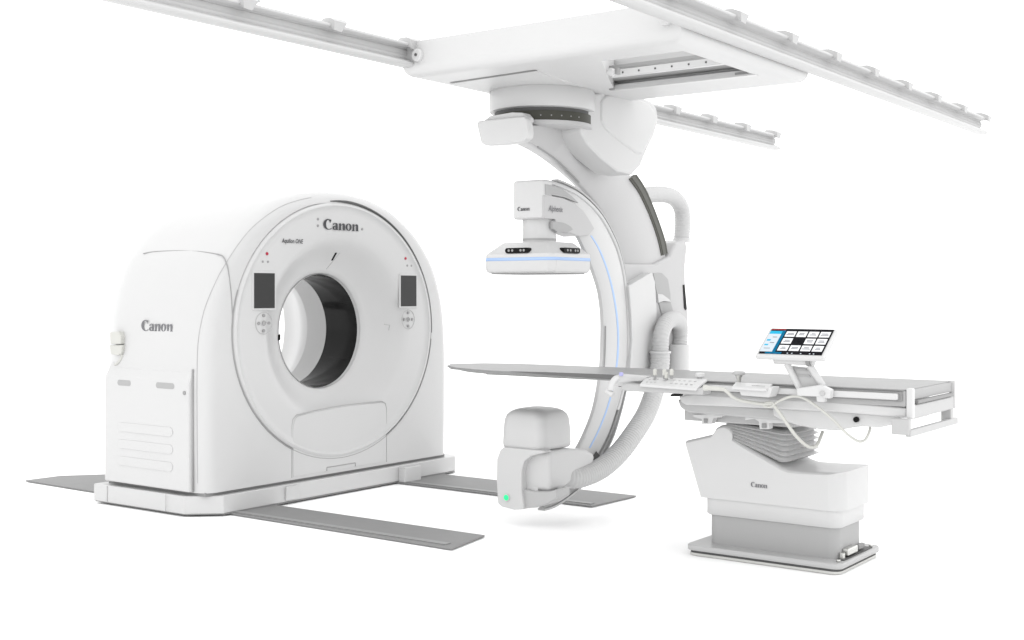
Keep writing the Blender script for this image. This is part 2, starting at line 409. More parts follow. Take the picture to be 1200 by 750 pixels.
# hand switch holder hanging at the rear left edge
hs = thing('hand_switch', 'small ivory hand switch hanging on the left rear edge of the CT scanner', 'switch', (-6.7, 4.84, .9))
yh = 4.86
m = MB(); m.prism([PY(u, v, yh) for u, v in ((136, 389), (146, 388), (149, 394), (149, 403), (137, 403))], (0, -.05, 0)); m.build('switch_body', IVO, hs, .008, 2)
m = MB(); m.prism([PY(u, v, yh) for u, v in ((135, 404), (150, 404), (149, 414), (145, 416), (137, 415))], (0, -.045, 0)); m.build('holder', IVO, hs, .006, 2)
m = MB(); m.tube(crom([PY(144, 415, yh - .02), PY(141, 422, yh - .02), PY(135, 428, yh - .01), PY(130, 433, yh + .05)], 5), .010, 8); m.build('cable', IVO, hs)

# ================================================================== ceiling rails
def ceiling_rail(x, y0, y1, clips, label, loc, flip=1):
    t = thing('ceiling_rail', label, 'rail', loc, 'ceiling rails carrying the C-arm carriage')
    z0, z1 = 2.535, 2.655
    # channel section, open towards +X
    sec = [(-.045, z1), (.028, z1), (.034, z1 - .004), (.034, z1 - .012), (.028, z1 - .016), (-.018, z1 - .018), (-.022, z1 - .03), (-.012, z1 - .055), (-.022, z0 + .045), (-.01, z0 + .034), (.018, z0 + .028), (.034, z0 + .018), (.036, z0 + .008), (.028, z0), (-.01, z0 - .004), (-.045, z0)]
    m = MB(); m.rings([[Vector((x + a, y, z)) for a, z in sec] for y in (y0, y1)]); m.build('channel', RLM, t, 0, ang=70)
    m = MB(); m.rings([[Vector((x + a, y, z)) for a, z in ((-.021, z1 - .026), (-.014, z1 - .030), (-.010, z1 - .052), (-.020, z0 + .050), (-.03, z0 + .05), (-.03, z1 - .026))] for y in (y0 + .002, y1 - .002)]); m.build('inner_web', WG, t)
    first = None
    for y in clips:
        if first is None:
            m = MB()
            m.rings([[Vector((x + a, y + b, zz)) for a, b, zz in q] for q in (
                [(.055, -.05, z1 - .035), (.055, .0, z1 - .04), (.055, .04, z1 + .010), (.055, -.05, z1 + .012)],
                [(.0, -.06, z1 + .002), (.0, .05, z1 + .002), (.0, .08, z1 + .040), (.0, -.03, z1 + .036)],
                [(-.07, -.04, z1 + .01), (-.07, .08, z1 + .016), (-.07, .17, z1 + .052), (-.07, .0, z1 + .046)])])
            first = m.build('clip', CLIPM, t); fy = y
        else:
            c = first.copy(); sc.collection.objects.link(c); c.parent = t; c.location = (0, y - fy, 0)
    return t
ceiling_rail(-4.31, 3.0, 9.72, [3.85 + .58 * k for k in range(11) if k not in (3,)], 'white ceiling rail on the left, disappearing behind the carriage and reappearing beyond it', (-4.31, 6.3, 2.53))
ceiling_rail(-2.62, 4.0, 9.68, [9.66 - .605 * k for k in range(10)], 'white ceiling rail on the right, running along the outer side of the carriage', (-2.62, 6.8, 2.53), 0)

# ================================================================== ceiling C-arm
ca = thing('ceiling_c_arm', 'large white C-shaped X-ray arm hanging from a flat ceiling carriage, detector at its top', 'c-arm', (-4.1, 5.87, 0))
# carriage body with two openings in its underside
X0, X1, Y0, Y1, Z0, Z1 = -4.36, -2.68, 5.0, 6.47, 2.485, 2.67
m = MB()
yz = [(Y0, Z1), (Y0, Z0 + .055), (Y0 + .012, Z0 + .03), (Y0 + .04, Z0 + .008), (Y0 + .09, Z0 - .002)]
cr = thing_c = None
YB = 6.06
def rrect(x0, x1, y0, y1, z, c, n=8):
    """four sides of n points, corners eased by c"""
    out = []
    P = [Vector((x0, y0, z)), Vector((x1, y0, z)), Vector((x1, y1, z)), Vector((x0, y1, z))]
    for k in range(4):
        a_, b_ = P[k], P[(k + 1) % 4]; d_ = (b_ - a_).normalized(); L_ = (b_ - a_).length
        e_ = (P[(k + 3) % 4] - a_).normalized()
        out.append(a_ + d_ * c * .29 + e_ * c * .29)
        for q_ in range(n - 1): out.append(a_ + d_ * (c + (L_ - 2 * c) * q_ / (n - 2)))
    return out
def quadring(P, z, n=8):
    out = []
    for k in range(4):
        a_, b_ = Vector((*P[k], z)), Vector((*P[(k + 1) % 4], z))
        out.append(a_)
        for q_ in range(n - 1): out.append(a_.lerp(b_, .02 + .96 * q_ / (n - 2)))
    return out
OP = [(-3.256, 5.24), (-2.80, 5.24), (-2.80, YB), (-3.68, YB)]
frame = MB()
frame.rings([quadring(OP, Z1), rrect(X0 + .02, X1 - .02, Y0 + .02, Y1 - .02, Z1, .012)] +
    [rrect(X0 + i_, X1 - i_, Y0 + i_, Y1 - i_, z_, .014) for z_, i_ in ((Z1 - .003, 0), (Z0 + .060, 0), (Z0 + .054, 0), (Z0 + .036, .004), (Z0 + .018, .014), (Z0 + .006, .030), (Z0 + .001, .055), (Z0, .075), (Z0, .085))] +
    [quadring(OP, Z0), quadring(OP, Z1)], caps=False)
carr = frame.build('carriage', WC, ca, ang=30)
m = MB(); m.box(-3.46, -2.79, 5.66, 5.69, Z0 + .001, Z0 + .038); gd = m.build('guide_bar', WB, carr, .003, 2)
for k in range(6): MB().cyl((-3.385 + k * .098, 5.661, Z0 + .020), (0, -1, 0), .0055, .003, 10).build('hole', GD, gd)
MB().box(-3.70, -2.79, 5.69, YB + .004, Z0 + .050, Z0 + .070).build('channel_roof', GR, carr)
MB().box(-3.67, -2.79, YB - .045, YB + .004, Z0 - .004, Z0 + .03).build('guide_bar', WB, carr, .004, 2)
MB().box(-2.89, -2.82, YB - .08, YB - .065, Z0 + .0, Z0 + .012).build('stop_block', GM, carr)
p = PZ(718, 85, Z0); MB().cyl(p + Vector((0, 0, .0)), (0, -1, 0), .020, .03, 16).build('roller', WB, carr)
MB().box(p.x + .02, p.x + .035, p.y - .01, p.y + .02, Z0 - .012, Z0 + .02).build('bracket', MARK, carr)
p = PZ(717, 104, Z0); MB().box(p.x - .012, p.x + .012, p.y - .01, p.y + .01, Z0 - .008, Z0 + .002).build('bracket', MARK, carr)
m = MB(); m.tube([PZ(629, 83, Z0), PZ(692, 106, Z0)], .004, 8); m.build('deck_edge', WB, carr)
# underside slot
pa, pb = PZ(527, 97, Z0 - .002), PZ(627, 82, Z0 - .002)
MB().prism([pa, pb, pb + Vector((0, .022, 0)), pa + Vector((0, .022, 0))], (0, 0, -.002)).build('slot', GM, carr)
# wheels
for x, y in ((X0 + .035, Y0), (X1 - .09, Y0)):
    wv = PY(491, 65, Y0) if x < -4 else PY(782, 22, Y0)
    o_ = MB().cyl((wv.x, Y0 + .02, wv.z), (0, -1, 0), .034, .045, 28).build('wheel', WB, carr, .006, 2)
    MB().cyl((wv.x, Y0 - .024, wv.z), (0, -1, 0), .008, .006, 12).build('axle', GD, o_)
# rotation ring
RC = Vector((-4.05, 5.87, 0)); rr = .305
m = MB(); m.rings([[RC + Vector((r_ * math.cos(2 * math.pi * k / 64), r_ * math.sin(2 * math.pi * k / 64), z)) for k in range(64)] for r_, z in ((rr * .97, Z0 + .005), (rr, Z0 - .008), (rr, 2.385), (rr * .985, 2.37), (rr * .9, 2.366))]); m.build('rotation_ring', WH, ca, ang=60)
m = MB(); m.cyl(RC + Vector((0, 0, 2.32)), ZP, rr * .90, .048, 64); m.build('ring_gap', GD, ca)
m = MB(); m.rings([[RC + Vector((r_ * math.cos(2 * math.pi * k / 64), r_ * math.sin(2 * math.pi * k / 64), z)) for k in range(64)] for r_, z in ((rr * .93, 2.346), (rr * .93, 2.288))]); bt = m.build('ring_track', BELT, ca)
for k in range(9):
    a = R(-105 + k * 12); MB().cyl(RC + Vector((rr * .925 * math.cos(a), rr * .925 * math.sin(a), 2.318)), (math.cos(a), math.sin(a), 0), .004, .004, 8).build('stud', MARK, bt)
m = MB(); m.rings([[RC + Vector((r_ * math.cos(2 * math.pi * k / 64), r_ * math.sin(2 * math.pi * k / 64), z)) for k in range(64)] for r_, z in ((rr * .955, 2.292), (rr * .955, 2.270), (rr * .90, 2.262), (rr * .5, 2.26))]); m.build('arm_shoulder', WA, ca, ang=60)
# white end cover at the left of the ring
m = MB(); m.prism([PY(u, v, 5.48) for u, v in ((558, 145), (560, 141.5), (600, 137), (614, 136), (617, 139), (619, 155), (618, 161), (612, 166), (590, 169.5), (568, 170.5), (563, 167))], (-.0, .06, 0)); m.build('end_cover', WB, ca, .010, 3)
m = MB(); m.prism([PY(u, v, 5.50) for u, v in ((566, 142), (574, 136), (600, 131.5), (612, 132), (617, 137), (617, 142))], (0, .07, 0)); m.build('end_cover_lid', WH, ca, .004, 2)
# big suspension arm ------------------------------------------------
XA = -4.055
# the top of the arm swells forward to meet the whole width of the ring
inner = [PX(u, v, XA + o_) for u, v, o_ in ((617, 165, .14), (624, 168.5, .14), (636, 176, .13), (654.5, 191, .10), (677, 213.5, .04), (700, 240, 0), (715, 264, 0), (726, 290, 0), (731, 306, 0), (735, 325, 0))]
outer2 = [PX(u, v, XA + o_) for u, v, o_ in ((617, 147.5, .14), (630, 146.5, .14), (648, 147.5, .14), (675, 156, .13), (700, 170, .09), (722, 186, .04), (738, 203, 0), (752, 225, 0), (765, 252, 0), (776, 282, 0), (782, 304, 0))]
sec = [(0, .02), (.01, .006), (.03, .0), (.97, 0), (.99, .006), (1, .02), (.98, .20), (.9, .24), (.45, .24), (.05, .05)]
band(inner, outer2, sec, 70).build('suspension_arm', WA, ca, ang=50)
# dark line along the inner edge
m = MB(); m.tube([p + Vector((.002, 0, 0)) for p in crom([PX(u, v, XA + o_) for u, v, o_ in ((630, 172.5, .136), (643, 181, .12), (654.5, 190, .102), (667, 202, .072), (678, 213.5, .042))], 6)], .006, 6); m.build('edge_line', MARK, ca)
# dark track on the outer edge
ti = [PX(u, v, XA) for u, v in ((737, 209.5), (747, 224), (757, 244), (765, 264), (771, 283), (774.5, 299.5))]
to = [PX(u, v, XA) for u, v in ((745.5, 204.5), (755, 219), (764.5, 240), (772.5, 261), (779, 281), (782, 297))]
band(ti, to, [(0, .02), (0, -.004), (1, -.004), (1, .02)], 40).build('outer_track', BELT, ca)
ti2 = [p.lerp(q, .28) for p, q in zip(ti, to)]; to2 = [p.lerp(q, .72) for p, q in zip(ti, to)]
band(ti2, to2, [(0, .01), (0, -.006), (1, -.006), (1, .01)], 40).build('track_web', mat('dark_track_web', (.10, .10, .09), .5), ca)
# knuckle housing: one block from the ring down over the head of the arm
XK = -3.79
m = MB(); m.prism([PX(u, v, XK) for u, v in ((679, 130), (684, 119), (694, 110.5), (712, 107), (728, 108), (747, 112), (764, 119), (770, 127), (771.5, 141), (767, 158), (760, 172), (755, 184), (751, 194), (741, 205), (724, 201), (704, 185), (689, 169), (681, 155))], (-.17, 0, 0)); m.build('knuckle_housing', WH, ca, .014, 4)
m = MB(); m.prism([PX(u, v, XK + .010) for u, v in ((705, 118), (711, 111), (726, 110.5), (747, 115), (761, 121), (768, 130), (769.5, 142), (766, 157), (759, 171), (753, 181), (745, 179), (722, 162), (710, 151), (705, 142))], (-.05, 0, 0)); m.build('knuckle_cover', WH, ca, .018, 4)
# C-arc holder ----------------------------------------------------
XH = -4.03
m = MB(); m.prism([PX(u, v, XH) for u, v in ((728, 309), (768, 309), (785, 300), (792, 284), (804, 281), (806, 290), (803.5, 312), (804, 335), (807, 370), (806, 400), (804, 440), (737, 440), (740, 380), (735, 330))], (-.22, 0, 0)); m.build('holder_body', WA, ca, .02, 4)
m = MB(); m.prism([PX(u, v, XH + .06) for u, v in ((737, 335), (764, 319), (768, 330), (770, 365), (769, 400), (766, 440), (738, 440), (741, 400), (740, 370))], (-.14, 0, 0)); m.build('arc_guide', WH, ca, .008, 3)
m = MB(); m.prism([PX(u, v, XH + .005) for u, v in ((766, 320), (776, 320), (783, 327), (786, 345), (786, 353), (778, 347), (770, 345))], (-.02, 0, 0)); m.build('recess_panel', GR, ca, .003, 2)
m = MB(); m.prism([PX(u, v, XH + .006) for u, v in ((772, 354), (786, 353), (790, 368), (776, 370))], (-.02, 0, 0)); m.build('recess_panel', GR, ca, .003, 2)
m = MB(); m.prism([PX(u, v, XH + .016) for u, v in ((771, 344), (777, 345), (785, 351), (786.5, 354), (778, 353), (772, 355))], (-.03, 0, 0)); m.build('recess_rib', WH, ca, .004, 2)
m = MB(); m.prism([PX(u, v, XH + .004) for u, v in ((800.5, 334), (802.5, 333.5), (805, 362), (803.5, 363.5), (802, 361))], (-.02, 0, 0)); m.build('black_grip', BLK, ca)
# C-arc -------------------------------------------------------------
XC = -3.99
XL = PY(636.5, 230, 5.77).x + .004
co = [(634, 211.5), (645, 212.5), (657, 216), (668, 220.5), (680, 227), (695, 239.5), (708, 255), (719, 274.5), (727, 294), (734, 325), (738, 369), (738.7, 404), (737, 432), (731, 463), (720.7, 497), (712, 518), (699, 541), (685, 559), (668, 573), (650, 584), (629, 589)]
ci = [(634, 252), (648, 256), (660, 261), (670, 267), (679, 277), (685, 289), (692, 305), (699.5, 325), (705, 345), (708, 372), (708, 400), (707, 425), (704, 450), (698, 480), (688, 507), (676, 530), (664, 545), (650, 556), (631, 563)]
CO = [PX(u, v, XC) for u, v in co]; CI = [PX(u, v, XC) for u, v in ci]
band(CI, CO, [(0, .03), (.02, .01), (.08, 0), (.86, 0), (.90, .006), (1, .03), (1, .06), (.8, .085), (.45, .085), (.15, .05)], 110).build('c_arc', WH, ca, ang=40)
# bright rolled outer edge + dark running groove
a = resample(crom(CO), 100); b = resample(crom(CI), 100)
m = MB(); m.tube([p.lerp(q, .03) + Vector((-.012, 0, 0)) for p, q in zip(a[2:66], b[2:66])], .013, 8); m.build('arc_rolled_edge', WB, ca)
n0 = 6; ex_ = [q_.lerp(p_, 1.0) for p_, q_ in zip(a, b)]
def rim(t, d, k): 
    p_, q_ = a[k], b[k]; return p_ + (p_ - q_).normalized() * t + Vector((-d, 0, 0))
rs_ = []
for k in range(n0, 97):
    wd = .018 + .030 * min(1, max(0, (k - 50) / 20))
    rs_.append([rim(-.01, .02, k), rim(wd, .022, k), rim(wd, .05, k), rim(-.01, .05, k)])
m = MB(); m.rings(rs_); m.build('running_groove', GR, ca)
rs_ = []
for k in range(n0, 97):
    wd = .018 + .030 * min(1, max(0, (k - 50) / 20))
    rs_.append([rim(wd, .012, k), rim(wd + .012, .012, k), rim(wd + .012, .06, k), rim(wd, .06, k)])
m = MB(); m.rings(rs_); m.build('running_rail', WG, ca)
m = MB(); m.tube([rim(.004, .012, k) for k in range(n0, 97)], .005, 6); m.build('groove_line', MARK, ca)
m = MB(); m.tube([p.lerp(q, .965) + Vector((.002, 0, 0)) for p, q in zip(a[45:59], b[45:59])], .004, 6); m.build('inner_groove', MARK, ca)
# blue line
bl = resample(crom([PX(u, v, XC) for u, v in ((691.5, 276), (699, 288), (707, 306), (714.5, 330), (720.5, 360), (723.3, 390), (722.5, 420), (718.5, 448), (712, 474), (701.5, 502), (690, 525))]), 60)
m = MB(); m.rings([[p + Vector((-.003, 0, 0)), p + Vector((.002, 0, 0)), p + Vector((.002, .019, 0)), p + Vector((-.003, .019, 0))] for p in bl]); m.build('blue_line', BLUE, ca)
# arc end cover next to the detector
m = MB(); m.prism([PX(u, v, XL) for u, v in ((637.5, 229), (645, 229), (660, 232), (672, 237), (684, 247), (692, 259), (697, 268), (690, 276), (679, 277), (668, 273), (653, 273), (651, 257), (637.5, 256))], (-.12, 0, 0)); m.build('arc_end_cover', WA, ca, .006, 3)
m = MB(); m.prism([PX(u, v, XL - .012) for u, v in ((637.2, 216), (645, 217.5), (657, 221.5), (668, 230), (676, 238), (660, 231.5), (645, 228.5), (637.2, 228))], (.013, 0, 0)); m.build('end_gap', GR, ca)
m = MB(); m.prism([PX(u, v, XL + .003) for u, v in ((648, 259), (661, 261), (669, 265), (672, 269), (665, 273), (652, 271), (648, 268))], (-.02, 0, 0)); m.build('side_shadow_patch', GR, ca, .004, 2)  # grey oval patch, paints the shadow on the lower side of the end cover
pw = PX(642.5, 249.5, XL + .001); word('name_lettering', 'Alphenix', TXL, ca, pw, YP, ZP, .150, .044, .25, .01)
# detector ----------------------------------------------------------
DX0, DX1, DY0, DY1 = -4.355, -3.86, 5.70, 6.12
DC = Vector(((DX0 + DX1) / 2, (DY0 + DY1) / 2, 0))
def octo(x0, x1, y0, y1, z, c):
    return [Vector(p) for p in ((x0 + c, y0, z), (x1 - c, y0, z), (x1, y0 + c, z), (x1, y1 - c, z), (x1 - c, y1, z), (x0 + c, y1, z), (x0, y1 - c, z), (x0, y0 + c, z))]
dt = MB(); dt.rings([octo(DX0 + i, DX1 - i, DY0 + i, DY1 - i, z, c) for i, z, c in ((.03, 1.445, .02), (.008, 1.452, .03), (0, 1.47, .035), (0, 1.555, .035), (.075, 1.625, .03))])
det = dt.build('detector', WB, ca, .006, 2)
m = MB(); m.rings([octo(DX0 - .001, DX1 + .001, DY0 - .001, DY1 + .001, z, .035) for z in (1.517, 1.535)]); m.build('blue_stripe', BLUE, det)
m = MB(); m.rings([octo(DX0 + .03, DX1 - .03, DY0 + .03, DY1 - .03, z, .02) for z in (1.441, 1.447)]); m.build('detector_window', GM, det)
def pill(c, r_, u_, w_, h_, nrm, d, name, mt, par):
    u_ = Vector(u_); k = []
    for a_ in range(-80, 281, 20):
        ca_, sa_ = math.cos(R(a_)), math.sin(R(a_)); sx = (w_ / 2 - h_ / 2) * (1 if ca_ > 0 else -1)
        k.append(Vector(c) + u_ * (sx + ca_ * h_ / 2) + Vector((0, 0, sa_ * h_ / 2)))
    return MB().prism(k, Vector(nrm) * d).build(name, mt, par)
zc = 1.552
cpl = PY(606, 297, DY0); p1 = pill((cpl.x, DY0 + .03, 1.575), 0, XP, .165, .030, (0, -1, 0), .034, 'control_strip', BLK, det)
for dx in (-.055, -.03, .028, .05): MB().cyl((cpl.x + dx, DY0 - .003, 1.575), (0, -1, 0), .007, .004, 12).build('button', MARK, p1)
cpx = PX(670, 297.5, DX1); p2 = pill((DX1 - .03, cpx.y, 1.575), 0, YP, .165, .030, (1, 0, 0), .034, 'control_strip', BLK, det)
for dy in (-.05, -.02, .03, .055): MB().cyl((DX1 + .003, cpx.y + dy, 1.575), XP, .007, .004, 12).build('button', MARK, p2)
# neck and lift housing
def px_box(u0, u1, v0, v1, y, depth, name, mt, bev, par=ca):
    a_ = PY(u0, v0, y); b_ = PY(u1, v1, y)
    return MB().box(a_.x, b_.x, y, y + depth, b_.z, a_.z).build(name, mt, par, bev, 4)
MB().cyl((-4.09, 5.90, 1.60), ZP, .097, .17, 48).build('detector_neck', WH, ca, .006, 3)
MB().cyl((-4.09, 5.90, 1.636), ZP, .0985, .012, 48).build('neck_ring', GR, ca)
lift = px_box(600.5, 636.5, 212, 256, 5.77, .10, 'lift_housing', WB, .018)
lo = PY(606.5, 247.5, 5.768); logo('logo_lettering', TXT, ca, lo, XP, ZP, .085, .024)
# tube ----------------------------------------------------------------
def rbox_loft(x0, x1, y0, y1, prof, name, mt, par, n=10, ang=60):
    """rounded-plan box, prof = (z, inset, corner radius)"""
    rs_ = []
    for z, i, c in prof:
        ring = []
        for (cx, cy, a0) in ((x1 - i - c, y1 - i - c, 0), (x0 + i + c, y1 - i - c, 90), (x0 + i + c, y0 + i + c, 180), (x1 - i - c, y0 + i + c, 270)):
            for k in range(n + 1):
                a_ = R(a0 + 90 * k / n); ring.append(Vector((cx + c * math.cos(a_), cy + c * math.sin(a_), z)))
        rs_.append(ring)
    return MB().rings(rs_).build(name, mt, par, ang=ang)
rbox_loft(-4.235, -3.93, 5.70, 6.03, [(.445, .012, .05), (.452, .003, .06), (.47, 0, .06), (.56, .003, .06), (.61, .007, .062), (.636, .015, .064), (.654, .030, .065), (.666, .052, .06), (.673, .085, .04), (.676, .125, .02)], 'collimator_cap', WH, ca)
# front cover of the tube housing
m = MB(); m.prism([PY(u, v, 5.688) for u, v in ((586, 527), (590, 524), (636, 528), (640, 530), (622, 534.5), (614, 541), (611, 552), (611, 575), (613.5, 597), (602, 597.5), (588, 594), (583, 590), (581.5, 560), (582, 538))], (0, .07, 0)); m.build('tube_front_cover', WH, ca, .010, 4)
m = MB(); m.prism([PX(u, v, -3.905) for u, v in ((644, 531), (647, 528.5), (668, 525.5), (688, 526.5), (698, 532), (697, 543), (680, 560), (662, 571), (645, 577))], (-.345, 0, 0)); m.build('tube_housing', WH, ca, .028, 5)
m = MB(); m.prism([PY(u, v, 5.71) for u, v in ((608, 572), (625, 576), (644, 576), (652, 573), (652, 584), (641, 591), (628, 595), (608, 596.5))], (0, .14, 0)); m.build('lower_fairing', WG, ca, .010, 3)
m = MB(); m.prism([PX(u, v, XC + .004) for u, v in ((695, 535), (699, 529), (703, 534), (701, 539), (695, 541))], (-.01, 0, 0)); m.build('hinge_gap', GD, ca)
p = PY(594, 583, 5.685); o = MB().cyl(p + Vector((0, .004, 0)), (0, -1, 0), .019, .010, 24).build('lamp_ring', WB, ca)
MB().cyl(p, (0, -1, 0), .016, .009, 24).build('status_lamp', GRN, o)
# hoses ---------------------------------------------------------------
def hose(name, pts, r_, pitch=.020, amp=.0035, mt=HOSE, n=18):
    c = crom(pts, 10); L = sum((b - a_).length for a_, b in zip(c, c[1:])); c = resample(c, int(L / pitch * 6))
    return MB().tube(c, r_, n, lambda l, i: r_ + amp * math.sin(2 * math.pi * l / pitch)).build(name, mt, ca, ang=80)
hose('supply_hose', [PX(655, 555, -4.0), PX(664, 559, -3.955), PX(680, 559, -3.92), PX(704, 549, -3.90), PX(725, 531, -3.89), PX(742, 509, -3.89), PX(757, 485, -3.90), PX(767, 458, -3.90), PX(773, 430, -3.90), PX(773.5, 411, -3.90)], .062, amp=.0014)
hose('supply_hose', [PX(773.5, 412, -3.90), PX(775, 392, -3.90), PX(781, 378, -3.92), PX(789, 374, -3.95), PX(796, 379, -3.98), PX(797, 392, -4.0), PX(796, 406, -4.0)], .053, amp=.0016)
MB().cyl(PX(773.5, 414, -3.90), (0, .0, 1), .070, .014, 28).build('hose_collar', WB, ca, .004, 2)
MB().cyl(PX(795.5, 440, -3.99), (0, 0, 1), .072, .21, 32).build('hose_socket', WH, ca, .004, 2)
hose('loop_hose', [PX(752, 230, -4.16), PX(764, 228, -4.16), PX(778, 228, -4.16), PX(790, 232, -4.16), (PX(798, 243, -4.16)), PX(800, 258, -4.16), PX(799, 280, -4.16)], .055, amp=.0008)
MB().cyl(PX(799, 284, -4.16), (0, 0, 1), .062, .03, 32).build('hose_collar', WH, ca, .004, 2)

# ================================================================== patient table
tb = thing('patient_table', 'long narrow grey-topped patient table on a white pedestal with pleated bellows', 'table', (-2.57, 5.87, 0))
ZT = .904
# tabletop board
top = [(-4.72, 5.86), (-4.60, 6.03), (-4.45, 6.10), (-4.2, 6.13), (-1.815, 6.17), (-1.81, 5.50), (-1.83, 5.475), (-3.9, 5.47), (-4.2, 5.495), (-4.45, 5.58), (-4.62, 5.70)]
m = MB(); n_ = len(top)
cx_, cy_ = -3.2, 5.82
m.rings([[Vector((x, y, ZT)) for x, y in top],
         [Vector((x + (0.004 if x < -3 else 0), y, ZT - .007)) for x, y in top],
         [Vector((x + (.05 if x < -4 else 0), y + (.05 if y < cy_ else -.05), ZT - .028)) for x, y in top]])
m.build('tabletop', TOP, tb, .003, 2)
m = MB(); m.box(-4.25, -2.9, 5.60, 6.05, ZT - .034, ZT - .026); m.build('underside_board', TOPU, tb)
# side panel + rail
m = MB(); m.box(-2.98, -1.815, 5.478, 5.50, .826, ZT - .006); m.build('side_panel', GR, tb, .008, 2)
m = MB(); m.box(-3.30, -1.83, 5.470, 5.479, .850, .892); m.build('rail_recess', GM, tb, .003, 2)
m = MB(); m.box(-3.34, -1.846, 5.450, 5.474, .857, .886); m.build('accessory_rail', WB, tb, .007, 3)
m = MB(); m.box(-1.83, -1.8, 5.52, 6.15, .855, ZT - .004); m.build('end_panel', GR, tb, .003, 2)
# white frame
fp = [(795, 464), (797, 471), (803, 474.5), (905, 479), (985, 483.5), (1062, 489.5), (1063, 478), (985, 470.5), (905, 463), (830, 459)]
m = MB(); m.prism([PY(u, v, 5.49) for u, v in fp], (0, .62, 0)); m.build('table_frame', WH, tb, .01, 3)
# end frame: posts and cross bar
for yy in (5.475, 6.105):
    MB().box(-1.815, -1.785, yy, yy + .035, .775, ZT + .006).build('end_post', WB, tb, .006, 2)
MB().box(-1.812, -1.79, 5.50, 6.11, .772, .835).build('end_bar', WG, tb, .008, 3)
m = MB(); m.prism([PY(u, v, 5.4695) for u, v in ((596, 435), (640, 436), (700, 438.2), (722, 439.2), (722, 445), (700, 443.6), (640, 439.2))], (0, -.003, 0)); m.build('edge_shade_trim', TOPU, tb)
MB().box(-1.805, -1.782, 5.545, 6.07, .838, .853).build('end_slot', GM, tb, .002, 2)
# push handle under the end
hd = MB().box(-1.87, -1.79, 5.44, 5.475, .705, .775).build('push_handle', WG, tb, .006, 3)
MB().box(-1.81, -1.785, 5.45, 6.16, .696, .728).build('grip_bar', WG, hd, .006, 3)
MB().box(-1.84, -1.79, 6.06, 6.10, .70, .775).build('rear_stay', WG, hd, .006, 3)
# belly housings
bp = [(905, 477), (905, 487), (916, 493), (935, 499), (960, 503.5), (980, 505), (998, 501.5), (1010, 500), (1030, 501.5), (1045, 498), (1056, 490), (1050, 486), (985, 481)]
m = MB(); m.prism([PY(u, v, 5.53) for u, v in bp], (0, .54, 0)); m.build('drive_housing', WH, tb, .02, 4)
p = PY(1004, 491.5, 5.528); MB().cyl(p, (0, -1, 0), .013, .012, 20).build('black_knob', BLK, tb)
lb = [(793, 468), (797, 478), (806, 483.5), (820, 485), (905, 492), (925, 494), (925, 480), (850, 474)]
m = MB(); m.prism([PY(u, v, 5.56) for u, v in lb], (0, .50, 0)); m.build('saddle', WG, tb, .012, 3)
MB().box(-3.02, -2.42, 5.66, 6.05, .68, .80).build('column_head', WG, tb, .006, 2)
m = MB(); m.prism([PY(u, v, 5.60) for u, v in ((811, 486), (850, 484), (845, 489), (836, 490), (833, 497), (822, 497), (822, 491), (813, 489))], (0, .05, 0)); m.build('hook_bracket', WH, tb, .003, 2)
m = MB(); m.prism([PY(u, v, 5.58) for u, v in ((873, 487), (880, 486.5), (915, 489), (921, 496), (901, 496), (901, 503), (890, 503), (889, 494), (884, 491), (873, 492.5))], (0, .05, 0)); m.build('hook_bracket', WH, tb, .003, 2)
m = MB(); m.prism([PY(u, v, 5.597) for u, v in ((825, 490.5), (829, 490.5), (829, 495.5), (825, 495.5))], (0, -.003, 0)); m.build('hook_slot', GM, tb)
m = MB(); m.prism([PY(u, v, 5.577) for u, v in ((893, 496), (898, 496), (898, 501.5), (893, 501.5))], (0, -.003, 0)); m.build('hook_slot', GM, tb)
# bellows
bl_ = MB(); rs_ = []
NL = 12
for k in range(NL + 1):
    t_ = k / NL; o_ = .014 if k % 2 else -.010
    zl, zr = .680 - .07 * t_, .655 - .155 * t_
    x0, x1, y0, y1 = -2.79 - o_, -2.475 + o_, 5.70 - o_, 6.07 + o_
    rs_.append([Vector(p) for p in ((x0, y0, zl), (x1 - .03, y0, zr), (x1 - .008, y0 + .01, zr), (x1, y0 + .03, zr), (x1, y1, zr), (x0, y1, zl))])
bl_.rings(rs_); bl_.build('bellows', WB, tb, ang=10)
# pedestal
yf = 5.68
cv = [(803, 516.5), (833, 509.5), (836, 506), (838.5, 501.5), (843, 498.8), (848.5, 498.2), (854, 500.5), (857.5, 505), (858.5, 510), (857.5, 513.5), (870, 521.5), (890, 533), (906, 542.5), (914, 547.5), (924, 551), (940, 552.5), (986, 555)]
pts = [PY(u, v, yf) for u, v in cv]; pts += [Vector((-2.185, yf, .290)), Vector((-2.935, yf, .290))]
pts[0].x -= 0
rs_ = []
for dy, ix, dz in [(0, .075, .014), (.004, .052, .008), (.012, .034, .003), (.025, .018, 0), (.045, .006, 0), (.075, 0, 0), (.335, 0, 0), (.365, .006, 0), (.385, .018, 0), (.398, .034, .003), (.405, .06, .012)]:
    rs_.append([Vector((min(p.x, -2.185 - ix), yf + dy, p.z - dz if p.z > .3 else p.z)) for p in pts])
m = MB(); m.rings(rs_); pc = m.build('pedestal_cover', WH, tb, 0, ang=35)
rbox_loft(-2.925, -2.205, 5.69, 6.065, [(.205, .006, .05), (.21, 0, .055), (.295, 0, .055)], 'pedestal_skirt', WH, tb)
rbox_loft(-2.905, -2.222, 5.705, 6.04, [(.05, 0, .05), (.21, 0, .05)], 'pedestal_base', GR, tb)
ft = rbox_loft(-2.985, -2.175, 5.615, 6.165, [(.0, .012, .04), (.004, .004, .045), (.016, .004, .045)], 'foot_plate', CHR, tb)
rbox_loft(-2.985, -2.175, 5.615, 6.165, [(.016, .008, .04), (.030, .008, .04)], 'foot_gap', GD, tb)
